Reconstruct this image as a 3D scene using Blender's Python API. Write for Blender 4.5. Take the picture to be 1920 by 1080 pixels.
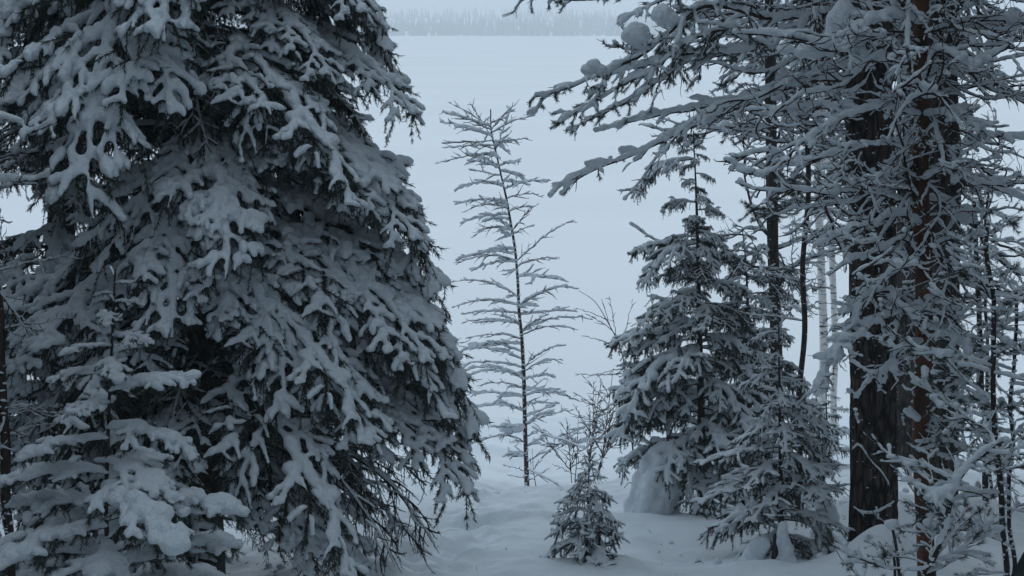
import bpy, math, time
import numpy as np
T0 = time.time()
for o in list(bpy.data.objects):
    bpy.data.objects.remove(o)
SC = bpy.context.scene
COL = SC.collection
# ------------------------------------------------------------------ camera
H = 9.2                      # eye height above the frozen lake
PITCH = math.radians(10.8)
FPX = 2667.0                 # focal length in pixels of the 1920 wide photograph
cam_d = bpy.data.cameras.new('camera')
cam_d.lens = 50.0; cam_d.sensor_width = 36.0
cam_d.clip_start = 0.05; cam_d.clip_end = 20000
cam = bpy.data.objects.new('camera', cam_d); COL.objects.link(cam)
cam.location = (0, 0, H); cam.rotation_euler = (math.pi/2 - PITCH, 0, 0)
SC.camera = cam
# ------------------------------------------------------------------ world, sun, exposure
SUN_EL, SUN_AZ = math.radians(14), math.radians(25)
world = bpy.data.worlds.new('World'); SC.world = world; world.use_nodes = True
nt = world.node_tree; nt.nodes.clear()
wo = nt.nodes.new('ShaderNodeOutputWorld')
sky = nt.nodes.new('ShaderNodeTexSky'); sky.sky_type = 'NISHITA'; sky.sun_disc = False
sky.sun_elevation = SUN_EL; sky.sun_rotation = SUN_AZ
sky.air_density = 1.0; sky.dust_density = 4.0; sky.ozone_density = 2.0
bg1 = nt.nodes.new('ShaderNodeBackground'); bg1.inputs[1].default_value = 0.05
nt.links.new(sky.outputs[0], bg1.inputs[0])
bg2 = nt.nodes.new('ShaderNodeBackground')      # the even overcast layer
bg2.inputs[0].default_value = (0.545, 0.655, 0.755, 1); bg2.inputs[1].default_value = 1.27
mx = nt.nodes.new('ShaderNodeMixShader'); mx.inputs[0].default_value = 0.86
nt.links.new(bg1.outputs[0], mx.inputs[1]); nt.links.new(bg2.outputs[0], mx.inputs[2])
nt.links.new(mx.outputs[0], wo.inputs[0])
sun_d = bpy.data.lights.new('sun', 'SUN'); sun_d.energy = 0.12; sun_d.angle = math.radians(40)
sun_d.color = (1.0, 0.95, 0.9)
sun = bpy.data.objects.new('sun', sun_d); COL.objects.link(sun)
# sky sun_rotation turns clockwise from +Y seen from above
sd = np.array([math.sin(SUN_AZ)*math.cos(SUN_EL), math.cos(SUN_AZ)*math.cos(SUN_EL), math.sin(SUN_EL)])
from mathutils import Vector
sun.rotation_euler = Vector(sd).to_track_quat('Z', 'Y').to_euler()
SC.view_settings.view_transform = 'Standard'; SC.view_settings.look = 'None'
SC.view_settings.exposure = 0.0; SC.view_settings.gamma = 1.0
SC.view_settings.use_curve_mapping = False
SC.render.engine = 'CYCLES'
SC.cycles.max_bounces = 8; SC.cycles.diffuse_bounces = 5; SC.cycles.volume_bounces = 2
SC.cycles.use_denoising = True

UP = np.array([0, 0, 1.0])
FW = np.array([0, math.cos(PITCH), -math.sin(PITCH)]); UV = np.array([0, math.sin(PITCH), math.cos(PITCH)])
def W(px, py, y):
    """the point at ground distance y that stands at pixel px, py of the photograph"""
    d = FW + np.array([1.0, 0, 0])*(px-960)/FPX + UV*(540-py)/FPX
    return np.array([0, 0, H]) + d*(y/d[1])

# ------------------------------------------------------------------ materials
def mat(name):
    m = bpy.data.materials.new(name); m.use_nodes = True
    n = m.node_tree; b = n.nodes['Principled BSDF']
    return m, n, b
def node(n, t, **kw):
    x = n.nodes.new(t)
    for k, v in kw.items():
        if k.startswith('i_'): x.inputs[int(k[2:])].default_value = v
        else: setattr(x, k, v)
    return x
def ramp_mat(name, c0, c1, scale, rough, bump=0.3, bscale=None, stretch=None, detail=5, dist=0.01, coord='Object', p0=.35, p1=.65, spec=.2):
    m, n, b = mat(name)
    tc = node(n, 'ShaderNodeTexCoord'); mp = node(n, 'ShaderNodeMapping')
    if stretch: mp.inputs['Scale'].default_value = stretch
    n.links.new(tc.outputs[coord], mp.inputs['Vector'])
    nz = node(n, 'ShaderNodeTexNoise'); nz.inputs['Scale'].default_value = scale; nz.inputs['Detail'].default_value = detail
    n.links.new(mp.outputs[0], nz.inputs['Vector'])
    cr = node(n, 'ShaderNodeValToRGB'); e = cr.color_ramp.elements
    e[0].position = p0; e[1].position = p1; e[0].color = (*c0, 1); e[1].color = (*c1, 1)
    n.links.new(nz.outputs['Fac'], cr.inputs[0]); n.links.new(cr.outputs[0], b.inputs['Base Color'])
    b.inputs['Roughness'].default_value = rough; b.inputs['Specular IOR Level'].default_value = spec
    if bump:
        n2 = node(n, 'ShaderNodeTexNoise'); n2.inputs['Scale'].default_value = bscale or scale*3; n2.inputs['Detail'].default_value = 4
        n.links.new(mp.outputs[0], n2.inputs['Vector'])
        bp = node(n, 'ShaderNodeBump'); bp.inputs['Strength'].default_value = bump; bp.inputs['Distance'].default_value = dist
        n.links.new(n2.outputs['Fac'], bp.inputs['Height']); n.links.new(bp.outputs[0], b.inputs['Normal'])
    return m
M_SNOW = ramp_mat('snow', (.755, .815, .865), (.815, .860, .905), 9, .85, .9, 70, dist=.014)
M_GSNOW = ramp_mat('ground_snow', (.765, .825, .870), (.810, .855, .900), 2.0, .85, .6, 40, dist=.014)
M_LAKE = ramp_mat('lake_snow', (.84, .86, .88), (.89, .905, .92), .06, .9, .15, 6, stretch=(.35, 1, 1), dist=.02)
M_NEEDLE = ramp_mat('spruce_needle', (.034, .054, .049), (.078, .102, .083), 7, .7, 0, spec=.15)
M_PNEEDLE = ramp_mat('pine_needle', (.034, .054, .047), (.078, .102, .080), 7, .6, 0, spec=.15)
M_TWIG = ramp_mat('dark_twig', (.030, .024, .023), (.062, .050, .044), 14, .9, .4, 80)
M_RTWIG = ramp_mat('red_brown_twig', (.030, .018, .015), (.075, .042, .032), 14, .9, .4, 80)
M_BARK = ramp_mat('grey_brown_bark', (.022, .018, .017), (.085, .064, .054), 16, .95, .7, 60, stretch=(1, 1, .22), dist=.02)
def plate_mat(name, plate, crack, sx, sz):
    m, n, b = mat(name)
    tc = node(n, 'ShaderNodeTexCoord'); mp = node(n, 'ShaderNodeMapping'); mp.inputs['Scale'].default_value = (sx, sx, sz)
    n.links.new(tc.outputs['Object'], mp.inputs[0])
    wz = node(n, 'ShaderNodeTexNoise'); wz.inputs['Scale'].default_value = 1.3; wz.inputs['Detail'].default_value = 3
    n.links.new(mp.outputs[0], wz.inputs['Vector'])
    ad = node(n, 'ShaderNodeVectorMath', operation='MULTIPLY_ADD'); ad.inputs[1].default_value = (.9, .9, .9)
    n.links.new(wz.outputs['Color'], ad.inputs[0]); n.links.new(mp.outputs[0], ad.inputs[2])
    vo = node(n, 'ShaderNodeTexVoronoi', feature='DISTANCE_TO_EDGE'); vo.inputs['Scale'].default_value = 1.0
    n.links.new(ad.outputs[0], vo.inputs['Vector'])
    cr = node(n, 'ShaderNodeValToRGB'); e = cr.color_ramp.elements
    e[0].position = .03; e[1].position = .22; e[0].color = (*crack, 1); e[1].color = (*plate, 1)
    n.links.new(vo.outputs['Distance'], cr.inputs[0])
    nz = node(n, 'ShaderNodeTexNoise'); nz.inputs['Scale'].default_value = 2.2; nz.inputs['Detail'].default_value = 6
    n.links.new(mp.outputs[0], nz.inputs['Vector'])
    mr = node(n, 'ShaderNodeMapRange'); mr.inputs[1].default_value = .3; mr.inputs[2].default_value = .7; mr.inputs[3].default_value = .45; mr.inputs[4].default_value = 1.3
    n.links.new(nz.outputs['Fac'], mr.inputs[0])
    mu = node(n, 'ShaderNodeVectorMath', operation='MULTIPLY'); n.links.new(cr.outputs[0], mu.inputs[0]); n.links.new(mr.outputs[0], mu.inputs[1])
    n.links.new(mu.outputs[0], b.inputs['Base Color']); b.inputs['Roughness'].default_value = .95; b.inputs['Specular IOR Level'].default_value = .15
    bp = node(n, 'ShaderNodeBump'); bp.inputs['Strength'].default_value = .9; bp.inputs['Distance'].default_value = .02
    n.links.new(mr.outputs[0], bp.inputs['Height']); n.links.new(bp.outputs[0], b.inputs['Normal'])
    return m
M_PLATE = plate_mat('furrowed_pine_bark', (.105, .080, .070), (.016, .013, .013), 17, 3.6)
M_SBARK = ramp_mat('spruce_bark', (.030, .022, .019), (.075, .055, .045), 30, .95, .6, 90, stretch=(1, 1, .5), dist=.01)
M_OBARK = ramp_mat('orange_bark', (.024, .014, .011), (.175, .064, .032), 7, .8, .5, 60, stretch=(1, 1, .45), dist=.008)
M_BIRCH = ramp_mat('birch_bark', (.05, .045, .045), (.64, .62, .60), 11, .7, .3, 40, stretch=(.6, .6, 3.0), p0=.36, p1=.44)
M_SAPL = ramp_mat('sapling_bark', (.028, .019, .018), (.10, .055, .045), 24, .85, .4, 90, stretch=(1, 1, .8))
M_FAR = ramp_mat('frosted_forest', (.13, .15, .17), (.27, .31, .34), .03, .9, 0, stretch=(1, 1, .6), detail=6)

# ------------------------------------------------------------------ mesh helpers
def make_mesh(name, V, faces, mats, midx=None, smooth=True):
    me = bpy.data.meshes.new(name)
    me.vertices.add(len(V)); me.vertices.foreach_set('co', np.ascontiguousarray(V, dtype=np.float32).ravel())
    lp = np.concatenate([f.ravel() for f in faces]).astype(np.int32)
    tot = np.concatenate([np.full(len(f), f.shape[1], dtype=np.int32) for f in faces])
    st = np.concatenate([[0], np.cumsum(tot)[:-1]]).astype(np.int32)
    me.loops.add(len(lp)); me.loops.foreach_set('vertex_index', lp)
    me.polygons.add(len(tot)); me.polygons.foreach_set('loop_start', st)
    if midx is not None: me.polygons.foreach_set('material_index', midx.astype(np.int32))
    me.polygons.foreach_set('use_smooth', np.full(len(tot), bool(smooth)))
    for m in mats: me.materials.append(m)
    me.update(calc_edges=True); me.validate()
    return me

def unit(a): return a/np.maximum(np.linalg.norm(a, axis=-1, keepdims=True), 1e-9)

class Geo:
    def __init__(s): s.V = []; s.F = []; s.M = []; s.n = 0
    def add(s, V, F, m=0):
        s.V.append(V); s.F.append(F + s.n); s.M.append(np.full(len(F), m)); s.n += len(V)
    def tubes(s, P, R, sides=5, m=0, cap=False, sq=1.0, jit=None):
        """P (N,K,3) polylines, R (N,K) radii"""
        P = np.asarray(P, float); R = np.asarray(R, float)
        if P.ndim == 2: P = P[None]; R = R[None]
        N, K, _ = P.shape
        T = unit(np.gradient(P, axis=1))
        ref = np.array([0.013, 0.021, 1.0])
        B = np.cross(T, ref); small = np.linalg.norm(B, axis=-1, keepdims=True) < .05
        B = np.where(small, np.cross(T, np.array([1.0, .1, 0])), B); B = unit(B)
        for k in range(1, K):                                    # keep frames from flipping
            sg = np.sign(np.sum(B[:, k]*B[:, k-1], -1, keepdims=True)); B[:, k] *= np.where(sg == 0, 1, sg)
        Nn = np.cross(B, T)
        a = np.arange(sides)*2*math.pi/sides
        RR = R[:, :, None]*np.ones(sides) if jit is None else R[:, :, None]*jit
        V = P[:, :, None] + RR[..., None]*(np.cos(a)[:, None]*B[:, :, None] + sq*np.sin(a)[:, None]*Nn[:, :, None])
        i = (np.arange(N)*K*sides)[:, None, None] + (np.arange(K-1)*sides)[None, :, None] + np.arange(sides)[None, None]
        j = (np.arange(N)*K*sides)[:, None, None] + (np.arange(K-1)*sides)[None, :, None] + (np.roll(np.arange(sides), -1))[None, None]
        F = np.stack([i, j, j+sides, i+sides], -1).reshape(-1, 4)
        s.add(V.reshape(-1, 3), F, m)
        if cap:
            base = s.n - N*K*sides
            for e, k, sg in ((0, 0, -1), (1, K-1, 1)):
                C = P[:, k] + sg*T[:, k]*R[:, k, None]*.8
                s.V.append(C); c0 = s.n; s.n += N
                r = base + (np.arange(N)*K*sides)[:, None] + k*sides + np.arange(sides)[None]
                r2 = base + (np.arange(N)*K*sides)[:, None] + k*sides + np.roll(np.arange(sides), -1)[None]
                c = np.repeat((c0+np.arange(N))[:, None], sides, 1)
                F3 = np.stack([r2, r, c] if e == 0 else [r, r2, c], -1).reshape(-1, 3)
                s.F.append(F3); s.M.append(np.full(len(F3), m))
    def blades(s, A, D, w, m=0):
        """one thin triangle per row: foot A, vector D"""
        n = len(A); side = unit(np.cross(D, RNG.normal(size=(n, 3))))*np.asarray(w).reshape(-1, 1)*.5
        V = np.stack([A-side, A+side, A+D], 1).reshape(-1, 3)
        s.add(V, np.arange(3*n).reshape(-1, 3), m)
    def mesh(s, name, mats, smooth=True):
        q = [f for f in s.F if f.shape[1] == 4]; t = [f for f in s.F if f.shape[1] == 3]
        mq = [m for f, m in zip(s.F, s.M) if f.shape[1] == 4]; mt = [m for f, m in zip(s.F, s.M) if f.shape[1] == 3]
        F = ([np.concatenate(q)] if q else []) + ([np.concatenate(t)] if t else [])
        return make_mesh(name, np.concatenate(s.V), F, mats, np.concatenate(mq+mt), smooth)

RNG = np.random.default_rng(11)
def R_(a, b): return float(RNG.uniform(a, b))

def vnoise(P, seed=0):
    """smooth value noise in -1..1 for (N,3) points"""
    P = np.asarray(P, float); i = np.floor(P).astype(np.int64); f = P-i; f = f*f*(3-2*f)
    def h(x, y, z):
        n = (x*374761393 + y*668265263 + z*2147483647 + seed*974634777) & 0xffffffff
        n = ((n ^ (n >> 13))*1274126177) & 0xffffffff
        return ((n ^ (n >> 16)) & 0xffff)/32767.5 - 1
    r = 0
    for dx in (0, 1):
        for dy in (0, 1):
            for dz in (0, 1):
                w = (f[:, 0] if dx else 1-f[:, 0])*(f[:, 1] if dy else 1-f[:, 1])*(f[:, 2] if dz else 1-f[:, 2])
                r = r + w*h(i[:, 0]+dx, i[:, 1]+dy, i[:, 2]+dz)
    return r
def fbm(P, o=4, seed=0):
    P = np.asarray(P, float); r = 0; a = 1
    for k in range(o): r = r + a*vnoise(P*2**k + 17.3*k, seed+k); a *= .5
    return r

def snow_mesh(g, name, voxel, smooth=5, grain=.006, lump=.0):
    """melt the overlapping lumps of g into one snow surface"""
    me = g.mesh('tmp', [M_SNOW])
    ob = bpy.data.objects.new('tmp', me); COL.objects.link(ob)
    r = ob.modifiers.new('r', 'REMESH'); r.mode = 'VOXEL'; r.voxel_size = voxel; r.use_smooth_shade = True
    s = ob.modifiers.new('s', 'SMOOTH'); s.factor = .5; s.iterations = smooth
    dg = bpy.context.evaluated_depsgraph_get()
    m2 = bpy.data.meshes.new_from_object(ob.evaluated_get(dg)); m2.name = name
    bpy.data.objects.remove(ob); bpy.data.meshes.remove(me)
    n = len(m2.vertices); co = np.empty(n*3, np.float32); m2.vertices.foreach_get('co', co)
    no = np.empty(n*3, np.float32); m2.vertex_normals.foreach_get('vector', no)
    co = co.reshape(-1, 3).astype(float); no = no.reshape(-1, 3)
    d = grain*vnoise(co/.024, 5)[:, None]*.8 + grain*1.1*vnoise(co/.055, 3)[:, None]
    if lump: d = d + lump*vnoise(co/.12, 9)[:, None]
    m2.vertices.foreach_set('co', (co + no*d).astype(np.float32).ravel())
    if not m2.materials: m2.materials.append(M_SNOW)
    m2.polygons.foreach_set('use_smooth', np.ones(len(m2.polygons), bool)); m2.update()
    return m2

# ------------------------------------------------------------------ object helpers
def thing(name, label, cat, loc=(0, 0, 0), group=None):
    o = bpy.data.objects.new(name, None); COL.objects.link(o); o.location = loc
    o.empty_display_size = .2
    o['label'] = label; o['category'] = cat
    if group: o['group'] = group
    return o
def part(name, me, parent, loc=(0, 0, 0), rz=0.0, sc=(1, 1, 1)):
    o = bpy.data.objects.new(name, me); COL.objects.link(o)
    o.parent = parent; o.location = loc; o.rotation_euler = (0, 0, rz); o.scale = sc
    return o

def grow(p, d, L, K, grav=0.0, wig=0.0, up=0.0):
    P = np.empty((K, 3)); P[0] = p; d = np.array(d, float); d /= np.linalg.norm(d); ds = L/(K-1)
    nz = RNG.normal(size=(K, 3)); nz[1:] = .6*nz[:-1]+nz[1:]; nz *= wig
    for k in range(1, K):
        d = d + nz[k]; d[2] += (up*k/K - grav)*ds
        d /= math.sqrt(d @ d); P[k] = P[k-1] + d*ds
    return P
def resample(pts, K):
    pts = np.asarray(pts, float)
    if len(pts) > 2:                                             # Catmull-Rom
        q = np.vstack([2*pts[0]-pts[1], pts, 2*pts[-1]-pts[-2]]); out = []
        for i in range(1, len(q)-2):
            t = np.linspace(0, 1, 12, endpoint=False)[:, None]
            a, b, c, d = q[i-1], q[i], q[i+1], q[i+2]
            out.append(.5*((2*b)+(c-a)*t+(2*a-5*b+4*c-d)*t*t+(3*b-a-3*c+d)*t**3))
        pts = np.vstack(out+[pts[-1:]])
    l = np.concatenate([[0], np.cumsum(np.linalg.norm(np.diff(pts, axis=0), axis=1))])
    u = np.linspace(0, l[-1], K)
    return np.stack([np.interp(u, l, pts[:, i]) for i in range(3)], 1)
def plen(P): return float(np.sum(np.linalg.norm(np.diff(P, axis=0), axis=1)))
def at(P, s):
    x = s*(len(P)-1); i = min(int(x), len(P)-2); f = x-i
    t = P[i+1]-P[i]
    return P[i]*(1-f)+P[i+1]*f, t/max(np.linalg.norm(t), 1e-9)

class Bough:
    """collects the twigs of one branch: wood, needles, snow"""
    def __init__(s): s.w = {}; s.nd = []; s.sn = {}
    def wood(s, P, r0, r1):
        s.w.setdefault(len(P), []).append((P, np.linspace(r0, r1, len(P))))
    def needles(s, P, dens, ln, start=0.0): s.nd.append((P, dens, ln, start))
    def snow(s, P, R, lift=.7, floor=.5, sq=1.0):
        P = np.asarray(P); T = unit(np.gradient(P, axis=0)); hz = np.sqrt(np.maximum(0, 1-T[:, 2]**2))
        Rr = np.asarray(R)*np.ones(len(P))*(floor+(1-floor)*hz)
        Rr = Rr*(1+.34*vnoise(P/.07+RNG.uniform(0, 50), 2)); Rr[0] *= .55
        Nn = np.array([0, 0, 1.0])-T*T[:, 2:3]; ln = np.linalg.norm(Nn, axis=1, keepdims=True)
        Nn = Nn/np.maximum(ln, .35)
        s.sn.setdefault(len(P), []).append((P+Nn*(Rr*lift)[:, None], Rr))
    def ball(s, c, r, h=1.0):
        c = np.array(c, float); k = np.sin(np.linspace(-1.42, 1.42, 9))
        P = c+np.stack([0*k, 0*k, k*r*h], 1)+RNG.normal(size=3)*r*.05; R = r*np.sqrt(np.maximum(.01, 1-k**2))
        s.sn.setdefault(-9, []).append((P, R))
    def wood_mesh(s, name, wmat, nmat, sides=5, nw=.0042):
        g = Geo()
        for K, L in s.w.items():
            g.tubes(np.stack([x[0] for x in L]), np.stack([x[1] for x in L]), sides if K > 9 else 4, 0)
        A = []; D = []
        for P, dens, ln, start in s.nd:
            n = int(plen(P)*dens*(1-start))
            if n < 1: continue
            x = RNG.uniform(start, 1, n)*(len(P)-1); i = np.minimum(x.astype(int), len(P)-2); f = (x-i)[:, None]
            a = P[i]*(1-f)+P[i+1]*f; t = unit(P[i+1]-P[i]); rad = unit(np.cross(t, RNG.normal(size=(n, 3))))
            A.append(a); D.append(unit(t*.75+rad*.8+np.array([0, 0, -.15]))*(ln*RNG.uniform(.7, 1.15, n))[:, None])
        if A: g.blades(np.concatenate(A), np.concatenate(D), nw, 1)
        return g.mesh(name, [wmat, nmat])
    def snow_geo(s, sides=8):
        g = Geo()
        for K, L in s.sn.items():
            g.tubes(np.stack([x[0] for x in L]), np.stack([x[1] for x in L]), 14 if K == -9 else sides, 0, cap=True)
        return g

# ------------------------------------------------------------------ branch kinds
def spruce_bough(L, d0=.15, droop=.95, nlat=9, lat=.42, snow=1.0, sub=1.0, hang=1.0, fing=.030, needle=.022, nd=260, psnow=.9, fill=True):
    b = Bough()
    main = grow((0, 0, 0), (1, R_(-.08, .08), d0), L, 17, droop/L*1.25, .05)
    b.wood(main, .011*L+.004, .003); b.needles(main, nd, needle, .25)
    s = np.linspace(0, 1, 17)
    Rm = snow*fing*(.55+.9*np.sin(np.pi*np.clip(s*.9+.08, 0, 1)))
    b.snow(main, Rm, .95)
    lats = []
    for side in (-1, 1):
        for i in range(nlat):
            u = .14+.82*(i+R_(.1, .9))/nlat
            p, t = at(main, u)
            prof = min(1, u/.30)*(1-u)*1.05+.13
            l = L*lat*prof*R_(.75, 1.25)
            sd = unit(np.cross(t, UP))*side
            ang = R_(.58, .9)
            d = t*math.cos(ang)+sd*math.sin(ang)+UP*R_(-.05, .15)
            P = grow(p, d, l, 9, droop/L*R_(1.2, 2.1), .06)
            lats.append((P, l, u))
            b.wood(P, .006, .002); b.needles(P, nd, needle, .05)
            if RNG.random() < psnow:
                b.snow(P, snow*fing*np.linspace(1.0, .75, 9)*R_(.8, 1.15), .9)
    if psnow > .8:                                               # single needles that pierce the snow
        for P, l, u in lats: b.needles(P, 90, needle*1.9, .1)
    for P, l, u in lats:
        ns = max(1, int(l/.060*sub))
        for j in range(ns):
            v = .22+.74*(j+R_(.2, .8))/ns
            p, t = at(P, v); side = 1 if j % 2 else -1
            sd = unit(np.cross(t, UP))*side
            ang = R_(.6, 1.0); ll = min(.21, (l*.42*(1-v)+.065))*R_(.7, 1.25)
            Q = grow(p, t*math.cos(ang)+sd*math.sin(ang), ll, 6, droop/L*R_(1.5, 3.2), .07)
            b.wood(Q, .0032, .0015); b.needles(Q, nd*1.1, needle)
            if psnow > .8: b.needles(Q, 90, needle*1.8)
            if RNG.random() < psnow*.92:
                b.snow(Q, snow*fing*np.array([.95, .95, .9, .82, .72, .55])*R_(.7, 1.15), .9)
        nh = int(l/.034*hang)
        for j in range(nh):                                      # bare hanging twigs under the snow
            v = R_(.05, 1); p, t = at(P, v)
            Q = grow(p, t*.45+np.array([R_(-.4, .4), R_(-.4, .4), -.9]), R_(.05, .17)*min(1.3, .55+L*.35), 5, 2.0, .1)
            b.wood(Q, .0026, .0012); b.needles(Q, nd*1.15, needle)
    for j in range(int(12*hang*L)):
        p, t = at(main, R_(.1, .95))
        Q = grow(p, t*.4+np.array([R_(-.5, .5), R_(-.5, .5), -.9]), R_(.08, .2), 5, 2.0, .1)
        b.wood(Q, .003, .0012); b.needles(Q, nd*1.1, needle)
    if fill:
        for j in range(int(5*L)):
            p, t = at(main, R_(.25, .8)); b.ball(p+UP*fing*1.0+np.array([0, R_(-.06, .06), 0]), fing*R_(1.4, 2.3)*snow, .8)
    return b, main

def bare_bough(main, nlat=14, lat=.32, snow=.016, wig=.10, up=1.2, tuft=0.0, r0=.012, sub=1.0, dropout=.12, balls=0, tl=.036, droop=0.0, msnow=1.45, tipgap=.75):
    """snow-lined bare twigs along a given axis"""
    b = Bough(); L = plen(main); K = len(main)
    b.wood(main, r0, .003); b.snow(main, snow*msnow*np.linspace(1.0, .62, K), .9, .25)
    def tip(Q, l):
        if tuft and RNG.random() < tuft:
            b.needles(Q, 900, tl, max(0, 1-.09/max(l, .09)))
    tip(main, L)
    for i in range(nlat):
        u = .06+.92*(i+R_(0, 1))/nlat; p, t = at(main, u)
        sd = unit(np.cross(t, UP))*(1 if RNG.random() < .5 else -1)
        ang = R_(.5, 1.25); l = lat*(1.05-.65*u)*R_(.45, 1.35)
        d = t*math.cos(ang)+sd*math.sin(ang)*R_(.5, 1)+UP*R_(-.35, .35)
        P = grow(p, d, l, 11, R_(.0, .9)+droop, wig, up*R_(.2, 2.2))
        b.wood(P, .0055+.007*l, .002)
        k = 11 if RNG.random() > tipgap else 9
        if RNG.random() > dropout: b.snow(P[:k], snow*np.linspace(1.12, .7, k)*R_(.7, 1.3), .95, .12)
        tip(P, l)
        for j in range(int(l/.085*sub)):
            v = R_(.15, .97); p2, t2 = at(P, v)
            sd2 = unit(np.cross(t2, UP))*(1 if RNG.random() < .5 else -1)
            d2 = t2*.7+sd2*R_(.3, 1)+UP*R_(-.5, .5); l2 = R_(.35, 1.0)*min(l*.6, .22)
            Q = grow(p2, d2, l2, 7, R_(-.5, 2)+droop, wig*1.2, up*R_(0, 4))
            b.wood(Q, .0032, .0014)
            k = 7 if RNG.random() > .6 else 5
            if RNG.random() > dropout*1.6: b.snow(Q[:k], snow*.85*np.linspace(1, .65, k)*R_(.7, 1.2), .95, .12)
            tip(Q, l2)
    for j in range(balls):
        p, t = at(main, R_(.3, 1)); b.ball(p+UP*snow*2, snow*R_(1.8, 3.6), R_(.7, 1.0))
    return b

def kind_set(n, fn):
    out = []
    for i in range(n): out.append(fn(i))
    return out
def finish(b, name, wmat, nmat, voxel, smooth=4, grain=.005, lump=0.0, tip=None, nw=.0042):
    sm = snow_mesh(b.snow_geo(), 'snow', voxel, smooth, grain, lump) if b.sn else None
    pts = None
    if sm is not None:
        co = np.empty(len(sm.vertices)*3, np.float32); sm.vertices.foreach_get('co', co); co = co.reshape(-1, 3)
        pts = co[::max(1, len(co)//160)].astype(float)
    return dict(w=b.wood_mesh(name, wmat, nmat, nw=nw), s=sm, tip=tip, pts=pts)

def mk_spruce(i):
    b, m = spruce_bough(1.75, d0=[.25, .1, .3, 0, .15, .2, .05][i % 7], droop=[.85, 1.15, 1.0, .8, 1.3, .7, .95][i % 7], nlat=[10, 9, 11, 9, 10, 8, 10][i % 7], lat=[.40, .36, .44, .34, .38, .33, .42][i % 7], fing=[.0285, .023, .026, .0215, .0295, .024, .026][i % 7], psnow=[.97, .9, .98, .82, .95, .86, .93][i % 7], needle=.027, nd=320, hang=.75)
    return finish(b, 'branch', M_TWIG, M_NEEDLE, .0098, 2, .0095, tip=m[-1], nw=.0048)
def mk_inner(i):
    b, m = spruce_bough(1.5, d0=.05, droop=[.5, .8, .65][i % 3], nlat=8, lat=.4, fing=.013, psnow=.4, sub=.8, hang=1.6, fill=False, nd=340, needle=.026)
    return finish(b, 'branch', M_TWIG, M_NEEDLE, .008, 2, .004, tip=m[-1], nw=.0046)
def mk_young(i):
    b, m = spruce_bough(1.0, d0=[.3, .2, .4, .3][i % 4], droop=[.55, .75, .65, .5][i % 4], nlat=5, lat=.46, snow=1.0, sub=.45, hang=.55, fing=.043, needle=.044, nd=560, psnow=.82)
    for j in range(9):
        p, t = at(m, R_(.2, .98)); b.ball(p+UP*.035+np.array([0, R_(-.05, .05), 0]), R_(.055, .1), .72)
    return finish(b, 'branch', M_TWIG, M_NEEDLE, .0105, 4, .007, .008, tip=m[-1], nw=.0034)
def mk_mid(i):
    b, m = spruce_bough(.9, d0=[.1, .0, .2, -.05, .1][i % 5], droop=[.6, .85, .5, .7, 1.0][i % 5], nlat=6, lat=.46, sub=.85, hang=1.0, fing=.0205, needle=.026, nd=420, psnow=.86)
    return finish(b, 'branch', M_TWIG, M_NEEDLE, .0085, 2, .005, tip=m[-1], nw=.0046)
def mk_bushy(i):
    b, m = spruce_bough(.6, d0=[.1, .0, .2, -.05, .1][i % 5], droop=[.35, .5, .3, .4, .6][i % 5], nlat=5, lat=.5, sub=.75, hang=.8, fing=.0165, needle=.022, nd=480, psnow=.82)
    return finish(b, 'branch', M_TWIG, M_NEEDLE, .0075, 2, .004, tip=m[-1], nw=.0036)
def mk_tiny(i):
    b, m = spruce_bough(.38, d0=[.1, .0, .2, .05][i % 4], droop=[.3, .42, .25, .36][i % 4], nlat=4, lat=.5, sub=.7, hang=.8, fing=.0145, needle=.019, nd=560, psnow=.8)
    return finish(b, 'branch', M_TWIG, M_NEEDLE, .0065, 2, .003, tip=m[-1], nw=.003)
def mk_dead(i):
    b, m = spruce_bough(1.35, d0=.0, droop=[.4, .7, .55][i % 3], nlat=9, lat=.36, fing=.009, psnow=.35, sub=.8, hang=.9, fill=False, nd=90, needle=.02)
    return finish(b, 'branch', M_TWIG, M_NEEDLE, .0065, 2, .002, tip=m[-1], nw=.004)
def mk_pine(i):
    m = grow((0, 0, 0), (1, 0, R_(-.15, .2)), 1.3, 21, .45, .13, .7)
    b = bare_bough(m, 13, .46, .0132, balls=2 if i % 3 == 0 else 0, r0=.014, wig=.15, dropout=.24, up=1.5, sub=.85)
    return finish(b, 'branch', M_RTWIG, M_PNEEDLE, .0068, 1, .0055, tip=m[-1])
def mk_tuft(i):
    m = grow((0, 0, 0), (1, 0, R_(.0, .2)), 1.2, 17, .6, .09, .3)
    b = bare_bough(m, 18, .4, .0155, tuft=.9, balls=3, r0=.016, droop=1.0, sub=1.0, up=.6, dropout=.35, wig=.12, tl=.06)
    return finish(b, 'branch', M_RTWIG, M_PNEEDLE, .0078, 1, .006, tip=m[-1], nw=.004)

def mk_front(i):
    m = grow((0, 0, 0), (1, 0, R_(.0, .3)), .75, 15, .3, .09, .9)
    b = Bough(); b.wood(m, .009, .003); b.snow(m, .013*np.linspace(1, .8, 15), .9, .2)
    for j in range(13):
        u = 1.0 if j == 0 else R_(.2, .95); p, t = at(m, u); sd = unit(np.cross(t, UP))*(1 if j % 2 else -1)
        Q = grow(p, t*.8+sd*R_(.2, 1)+UP*R_(-.3, .4), R_(.1, .3), 9, .2, .09, 1.5)
        b.wood(Q, .0045, .002)
        if RNG.random() < .85: b.snow(Q[:R_(6, 10).__int__()], .0125*R_(.7, 1.4), .9, .1)
        b.needles(Q, 1300, .05, .7)
        if RNG.random() < .2:
            r = R_(.018, .036)
            for q_ in (-1, -2, -3, -4): b.ball(Q[q_]+UP*r*R_(.3, .8), r*R_(.6, 1.05), R_(.6, .9))
    return finish(b, 'branch', M_RTWIG, M_PNEEDLE, .0078, 3, .005, .008, tip=m[-1], nw=.0028)
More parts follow.
